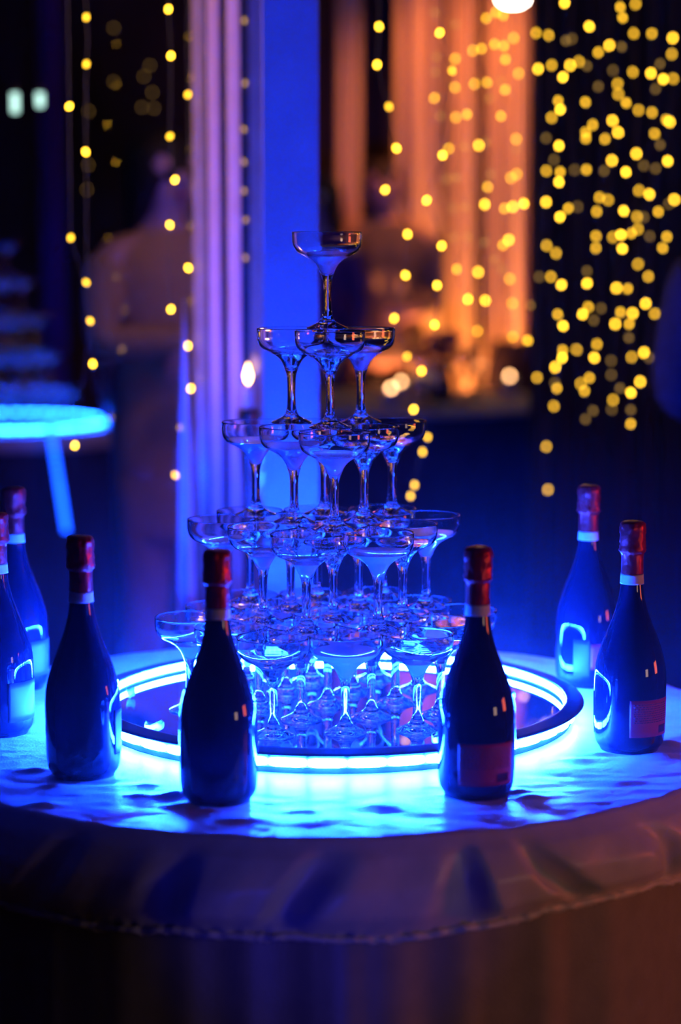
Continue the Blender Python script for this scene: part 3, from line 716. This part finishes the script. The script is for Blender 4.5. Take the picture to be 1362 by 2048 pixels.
# ------------------------------------------------------------------ the far table with candles, chairs
GX = at(800, 803, 8.6); gx, gy = GX.x, GX.y
gt = empty('round_table', (gx, gy, 0), 0, 'round guest table with dark cloth and candles before the orange drapes', 'table')
MB().lathe([(0, .71), (.68, .71), (.695, .72), (.695, .745), (.685, .75), (0, .75)], 64).build('tabletop', M['cream_cloth'], gt)
v, f = [], []
for j in range(11):
    t = j / 10
    for k in range(160):
        a = 2 * PI * k / 160; rr = .70 + .01 * t + .03 * t * (math.sin(14 * a) + .5 * math.sin(31 * a)); v.append((rr * math.cos(a), rr * math.sin(a), .735 - .73 * t))
for j in range(10): f += [((j + 1) * 160 + k, (j + 1) * 160 + (k + 1) % 160, j * 160 + (k + 1) % 160, j * 160 + k) for k in range(160)]
ob('cloth_skirt', me('cloth_skirt', v, f, M['navy_cloth']), gt)
def votive(loc, label, h=.05, flame_s=1.0):
    c = empty('candle', loc, 0, label, 'candle')
    MB().lathe([(0, 0), (.030, 0), (.034, .004), (.036, h + .015), (.034, h + .015), (.031, .008), (0, .008)], 20).build('votive_glass', M['holder'], c)
    MB().lathe([(0, .010), (.026, .010), (.026, h - .012), (.020, h - .010), (0, h - .012)], 16).build('wax', M['wax'], c)
    MB().lathe([(0, h - .011), (.006 * flame_s, h - .004), (.009 * flame_s, h + .006), (.005 * flame_s, h + .020), (0, h + .032)], 12).build('flame', M['flame'], c)
def table_pt(px, D): q = at(px, 479, D); return (q.x, q.y, .7502)
votive(table_pt(783, 8.25), 'brightest glowing candle near the front of the guest table, left', .055, 1.5)
votive(table_pt(803, 8.55), 'glowing candle just right of and behind the brightest one', .06, 1.2)
votive(table_pt(842, 8.9), 'dimmer candle farther back on the guest table', .07, .7)
votive(table_pt(1022, 8.75), 'glowing candle at the right side of the guest table, before the drapes', .07, 1.3)
def taper_candle(loc, label, hb, fs=1.2):
    c = empty('candlestick', loc, 0, label, 'candlestick')
    MB().lathe([(0, 0), (.035, 0), (.033, .008), (.012, .016), (.008, .05), (.014, hb * .5), (.008, hb * .8), (.022, hb), (.020, hb + .012), (0, hb + .012)], 20).build('holder', M['metal'], c)
    MB().lathe([(0, hb + .011), (.011, hb + .011), (.010, hb + .06), (0, hb + .062)], 14).build('wax', M['wax'], c)
    MB().lathe([(0, hb + .060), (.007 * fs, hb + .068), (.010 * fs, hb + .078), (.005 * fs, hb + .092), (0, hb + .104)], 12).build('flame', M['flame'], c)
q = at(209, 681, 7.6); taper_candle((q.x, q.y, FZ + .0005), 'candlestick with a peach flame standing on the far blue table', q.z - FZ - .078)
q = at(496, 752, 4.2); taper_candle((q.x, q.y, .0005), 'tall floor candlestick with a flame seen between window frames', q.z - .078, .8)
# dark flowers and glasses on the guest table
fl = empty('centrepiece', table_pt(880, 8.6), 0, 'dark red floral centrepiece on the guest table', 'flowers')
MB().lathe([(0, 0), (.05, 0), (.06, .06), (.045, .13), (.05, .15), (.044, .15), (.038, .13), (0, .12)], 20).build('vase', M['metal'], fl)
rr_ = random.Random(4)
for i in range(16):
    a, el = rr_.uniform(0, 6.28), rr_.uniform(.1, 1.4); d = rr_.uniform(.07, .12)
    c = (d * math.cos(a) * math.cos(el), d * math.sin(a) * math.cos(el), .17 + d * math.sin(el))
    rose = MB()
    for L_ in range(3): rose.lathe([(.004, -.02), (.018 + .006 * L_, -.012), (.022 + .008 * L_, .006 - .002 * L_), (.016 + .009 * L_, .016 - .004 * L_), (.012 + .009 * L_, .014 - .004 * L_)], 9, c)
    rose.build('rose', M['rose'], fl)
for i in range(14):
    a = rr_.uniform(0, 6.28); d = rr_.uniform(.09, .17); z = rr_.uniform(.12, .28); cx_, cy_ = d * math.cos(a), d * math.sin(a); t_ = rr_.uniform(-.5, .5)
    vv = [(0, 0, .14)] + [(cx_ * s + w_ * -math.sin(a), cy_ * s + w_ * math.cos(a), .14 + (z - .14) * s + .02 * math.sin(3 * s)) for s, w_ in ((.5, -.016), (.5, .016), (.8, -.02), (.8, .02), (1.1, 0))]
    ff = [(0, 1, 2), (1, 3, 4, 2), (3, 5, 4)]; nv = len(vv); vv += [(p[0], p[1], p[2] + .0015) for p in vv]; ff += [tuple(reversed([k + nv for k in q])) for q in ff]
    ob('leaf', me('leaf', vv, ff, M['leaf']), fl)
WG = me('wine_glass', *lathe([(0, .012), (.004, .011), (.004, .09), (.018, .105), (.034, .14), (.036, .17), (.030, .21), (.0315, .21), (.0375, .17), (.0355, .138), (.019, .102), (.006, .092), (.0055, .012), (.034, .002), (.034, 0), (0, 0)], 20), M['glass'])
for px_, D_, l_ in ((835, 8.35, 'wine glass on the guest table between the candles'), (868, 8.15, 'wine glass on the guest table before the flowers'), (925, 8.4, 'wine glass on the guest table right of the flowers'), (950, 8.75, 'wine glass on the guest table, farthest right')):
    tag(ob('wine_glass', WG, None, table_pt(px_, D_)), l_, 'wine glass', 'wine glasses on the guest table')
def chair(x, y, rz, label, m):
    c = empty('banquet_chair', (x, y, 0), rz, label, 'chair', 'chairs at the guest table')
    MB().box((0, 0, .45), (.42, .42, .07), .02).build('seat', m, c)
    v, f = [], []; n = 12
    ring = []
    for j in range(9):
        t = j / 8; z = .47 + .47 * t; hw = .20 * (1 - .55 * max(0, t - .72) ** 1.2 * 2)
        for i in range(n):
            a = 2 * PI * i / n; v.append((hw * math.copysign(abs(math.cos(a)) ** .6, math.cos(a)), .19 + .06 * t + .022 * math.sin(a), z))
    for j in range(8): f += [(j * n + i, j * n + (i + 1) % n, (j + 1) * n + (i + 1) % n, (j + 1) * n + i) for i in range(n)]
    f += [tuple(range(n - 1, -1, -1)), tuple(8 * n + i for i in range(n))]
    ob('backrest', me('backrest', v, f, m), c)
    for sx in (-1, 1):
        for sy in (-1, 1): MB().tube([(sx * .18, sy * .18, .42), (sx * .195, sy * .2, .0)], [.016, .011], 8).build('leg', M['metal'], c)
q = at(985, 780, 9.5); chair(q.x, q.y, math.radians(-38), 'dark chair behind the guest table, its back against the orange drapes', M['chair'])

# ------------------------------------------------------------------ lamps seen in the hall
q = at(1026, -4, 9.0)
sp = empty('ceiling_spotlight', (q.x, q.y, ZC), 0, 'bright white spotlight at the top edge above the orange drapes', 'lamp')
dz = q.z - ZC
MB().tube([(0, 0, -.0005), (0, 0, dz + .12)], .012, 10).build('stem', M['metal'], sp)
MB().lathe([(0, .13), (.03, .13), (.06, .10), (.068, .0), (.064, 0), (.05, .06), (0, .07)], 24, (0, 0, dz)).build('housing', M['metal'], sp, rot=None)
MB().ball((0, 0, dz), (.058, .058, .03), 16, 8).build('lens', M['lamp_white'], sp)
for px_, py_, h_, l_ in ((30, 206, .050, 'slim pale green pendant lamp at upper left, nearer the frame edge'), (80, 200, .036, 'slim pale green pendant lamp at upper left, right and shorter one')):
    q = at(px_, py_, 5.6)
    wl = empty('pendant_lamp', (q.x, q.y, ZC), 0, l_, 'lamp', 'slim pendant lamps')
    dz = q.z - ZC
    MB().tube([(0, 0, -.0005), (0, 0, dz + h_ * .5 + .02)], .002, 6).build('cord', M['black'], wl)
    MB().lathe([(0, .022), (.004, .022), (.011, .012), (.011, 0), (0, 0)], 12, (0, 0, dz + h_ * .5)).build('cap', M['metal'], wl)
    MB().lathe([(0, -h_), (.008, -h_), (.010, -h_ + .004), (.010, 0), (0, 0)], 14, (0, 0, dz + h_ * .5)).build('tube_shade', M['panel_lit'], wl)

# ------------------------------------------------------------------ people
def skin_mesh(name, pts, edges, mat_, root=0, sub=2):
    m_ = bpy.data.meshes.new(name); m_.from_pydata([p[:3] for p in pts], edges, [])
    o = bpy.data.objects.new(name, m_); sc.collection.objects.link(o)
    md = o.modifiers.new('skin', 'SKIN'); md.use_smooth_shade = True
    for i, p in enumerate(pts):
        sv = m_.skin_vertices[0].data[i]; sv.radius = (p[3], p[4] if len(p) > 4 else p[3]); sv.use_root = (i == root)
    s = o.modifiers.new('sub', 'SUBSURF'); s.levels = s.render_levels = sub
    dg = bpy.context.evaluated_depsgraph_get(); dg.update()
    r = bpy.data.meshes.new_from_object(o.evaluated_get(dg)); r.name = name
    bpy.data.objects.remove(o); bpy.data.meshes.remove(m_)
    r.materials.clear(); r.materials.append(mat_); r.polygons.foreach_set('use_smooth', [True] * len(r.polygons)); return r
def person(loc, rz, H, label, top_m, low_m, arms, female=True, hem=None, head_turn=(0, 0), hair_long=False, lapels=False):
    """stands at loc, faces -Y before turning by rz; arms = per side (elbow, wrist, hand tip), as fractions of H"""
    P = empty('person', loc, rz, label, 'person')
    S = .098 if female else .112
    pts, ed = [], []
    def ad(p, par=None):
        pts.append(tuple(H * q for q in p)); 
        if par is not None: ed.append((par, len(pts) - 1))
        return len(pts) - 1
    pel = ad((0, 0, .53, .072)); sp1 = ad((0, 0, .61, .066), pel); ch = ad((0, .0, .71, .076), sp1); nb_ = ad((0, .008, .80, .045), ch)
    hx, hy = head_turn
    nk = ad((0, .006, .845, .030), nb_); h1 = ad((hx * .3, -.008, .885, .036, .040), nk); h2 = ad((hx * .5, -.006, .925, .047, .053), h1); h3 = ad((hx * .5, .002, .962, .042, .046), h2); ad((hx * .5, .004, .985, .022), h3)
    nose = ad((hx * .6, -.062, .912, .006), h2)
    for s in (-1, 1):
        ad((hx * .5 + s * .050, .004, .918, .009), h2)
        hp = ad((s * .045, 0, .49, .055), pel); kn = ad((s * .050, -.008, .285, .036), hp); an = ad((s * .052, .012, .045, .022), kn); ad((s * .056, -.075, .018, .017), an)
        e, wr, tip = arms[0 if s < 0 else 1]
        sh = ad((s * S, .006, .795, .036), nb_); el = ad((*e, .025), sh); wri = ad((*wr, .016), el)
        d = Vector(tip) - Vector(wr); d.normalize(); side = d.cross(Vector((0, -1, .3))).normalized()
        palm = Vector(wr) + d * .030
        pm = ad((*palm, .017, .012), wri)
        for i, ln in enumerate((.036, .041, .038, .030)):
            b_ = palm + d * .020 + side * (.0105 * (i - 1.5)); m1 = b_ + d * ln * .55; t1 = m1 + d * ln * .4 + Vector((0, .008, -.006))
            k0 = ad((*b_, .0052), pm); k1 = ad((*m1, .0046), k0); ad((*t1, .0038), k1)
        b_ = palm - side * .022 + d * .004; k0 = ad((*b_, .0058), pm); ad((*(b_ + d * .024 - side * .008), .0046), k0)
    ob('body', skin_mesh('body', pts, ed, M['skin'], pel), P)
    # garments
    w_ = 1.0 if female else 1.12
    mb = MB()
    low = hem if hem else .47
    rings = [(0, 0, H * low, H * .088 * w_, H * .070), (0, 0, H * (low + .02), H * .092 * w_, H * .072)] if low < .5 else []
    rings += [(0, 0, H * z, H * a * w_, H * b) for z, a, b in ((.53, .096, .078), (.58, .090, .072), (.64, .084, .068), (.70, .094, .076), (.75, .104, .074), (.785, .108, .062), (.808, .092, .050), (.822, .060, .042), (.835, .042, .038))]
    mb.loft(rings, 28).build('coat' if hem else 'jacket', top_m, P)
    for s in (-1, 1):
        e, wr, tip = arms[0 if s < 0 else 1]
        q = Vector(e).lerp(Vector(wr), .92)
        sp_ = [(s * S * .9, .006, .785, .046), (s * S * 1.08, .006, .765, .042), (*Vector((s * S * 1.08, .006, .765)).lerp(Vector(e), .55), .036), (*e, .033), (*Vector(e).lerp(q, .5), .029), (*q, .024)]
        ob('sleeve', skin_mesh('sleeve', [tuple(H * k for k in p) for p in sp_], [(i, i + 1) for i in range(5)], top_m), P)
        tr_ = [(s * .043, 0, .50, .062), (s * .048, -.006, .30, .046), (s * .052, .010, .06, .036)]
        ob('trouser_leg', skin_mesh('trouser_leg', [tuple(H * k for k in p) for p in tr_], [(0, 1), (1, 2)], low_m), P)
        MB().loft([(s * H * .054, -H * .03, 0, H * .024, H * .062), (s * H * .054, -H * .03, H * .012, H * .026, H * .064), (s * H * .054, -H * .012, H * .035, H * .023, H * .040), (s * H * .053, H * .010, H * .055, H * .020, H * .022)], 16).build('shoe', M['black'], P)
    # hair, eyes, mouth
    hc = Vector((hx * .5 * H, .006 * H, .938 * H)); hm = MB(); v, f = [], []; n, rows = 28, 12
    for j in range(rows + 1):
        t = j / rows
        for i in range(n):
            a = 2 * PI * i / n; front = max(0, -math.sin(a))
            drop_ = (.115 if hair_long else .045) * (1 - .95 * front ** .5) + .012
            if t < .5: th = t / .5 * PI / 2; r = math.sin(th); z = math.cos(th) * .060
            else: r = 1.0 + (.10 if hair_long else .02) * math.sin((t - .5) * PI); z = -(t - .5) * 2 * drop_
            wv = 1 + .05 * noise.noise((4 * math.cos(a), 4 * math.sin(a), 3 * t))
            v.append((hc.x + H * .0545 * r * math.cos(a) * wv, hc.y + H * .060 * r * math.sin(a) * wv * (.93 if front > .3 else 1), hc.z + H * z))
    for j in range(rows): f += [((j + 1) * n + i, (j + 1) * n + (i + 1) % n, j * n + (i + 1) % n, j * n + i) for i in range(n)]
    f.append(tuple(rows * n + i for i in range(n - 1, -1, -1)))
    ob('hair', me('hair', v, f, M['hair']), P)
    for s in (-1, 1):
        MB().ball((hx * .55 * H + s * .019 * H, -.0505 * H, .928 * H), (.009 * H, .006 * H, .006 * H), 10, 6).build('eye', M['eye'], P)
    MB().ball((hx * .5 * H, -.0465 * H, .888 * H), (.014 * H, .006 * H, .005 * H), 10, 6).build('mouth', M['lip'], P)
    if lapels:
        for s in (-1, 1): MB().loft([(s * H * .03, -H * .076, H * .66, H * .006, H * .006), (s * H * .036, -H * .077, H * .72, H * .016, H * .005), (s * H * .034, -H * .058, H * .79, H * .012, H * .006)], 10).build('lapel', top_m, P)
    return P
q = at(330, 479, 5.75)
person((q.x, q.y, 0), math.radians(38), 1.71, 'woman in a long camel knit coat with arms folded, behind the dark window', M['knit'], M['knit'],
       (((-.135, -.02, .66), (-.01, -.115, .665), (.05, -.12, .70)), ((.135, -.02, .66), (.01, -.13, .635), (-.06, -.12, .63))), True, .34, (.0, 0), True)
q = at(770, 479, 9.85)
person((q.x, q.y, 0), math.radians(8), 1.78, 'guest in a taupe jacket standing dark against the orange drapes', M['jacket'], M['black'],
       (((-.13, .01, .63), (-.12, -.05, .49), (-.12, -.06, .44)), ((.135, .01, .63), (.06, -.10, .60), (.0, -.115, .60))), False, None, (-.02, 0), False, True)
q = at(640, 479, 9.45)
person((q.x, q.y, 0), math.radians(-35), 1.70, 'dark-haired guest in plum standing partly behind the wide post', M['dress_dark'], M['black'],
       (((-.13, .0, .63), (-.10, -.07, .52), (-.09, -.10, .48)), ((.13, .0, .63), (.10, -.07, .52), (.09, -.10, .48))), True, .4, (0, 0), True)
q = at(1610, 479, 4.0)
person((q.x, q.y, 0), math.radians(150), 1.72, 'guest in a dark navy suit cut off by the right frame edge', M['suit'], M['suit'],
       (((-.155, -.01, .64), (-.05, -.115, .62), (.0, -.125, .62)), ((.155, -.01, .64), (.05, -.13, .59), (.0, -.14, .59))), False, None)

# ------------------------------------------------------------------ thin haze lit by the tray
hz = MB().box((0, -.05, .87), (1.44, 1.42, 1.14)).build('haze', None, None, False)
hm = bpy.data.materials.new('thin_haze'); hm.use_nodes = True; nt = hm.node_tree; nt.nodes.clear()
vs = nt.nodes.new('ShaderNodeVolumeScatter'); vs.inputs['Density'].default_value = HAZE if 'HAZE' in globals() else .1; vs.inputs['Anisotropy'].default_value = .2
# the haze lies low over the table and thins out with height
tc_ = nt.nodes.new('ShaderNodeTexCoord'); sx_ = nt.nodes.new('ShaderNodeSeparateXYZ'); mr_ = nt.nodes.new('ShaderNodeMapRange')
mr_.interpolation_type = 'SMOOTHSTEP'
for k_, v_ in (('From Min', .80), ('From Max', 1.22), ('To Min', HAZE), ('To Max', 0.0)): mr_.inputs[k_].default_value = v_
nt.links.new(tc_.outputs['Object'], sx_.inputs[0]); nt.links.new(sx_.outputs['Z'], mr_.inputs['Value']); nt.links.new(mr_.outputs[0], vs.inputs['Density'])
o_ = nt.nodes.new('ShaderNodeOutputMaterial'); nt.links.new(vs.outputs[0], o_.inputs['Volume'])
hz.data.materials.append(hm); tag(hz, 'thin haze glowing blue around the lit tray', 'haze', None, 'stuff')
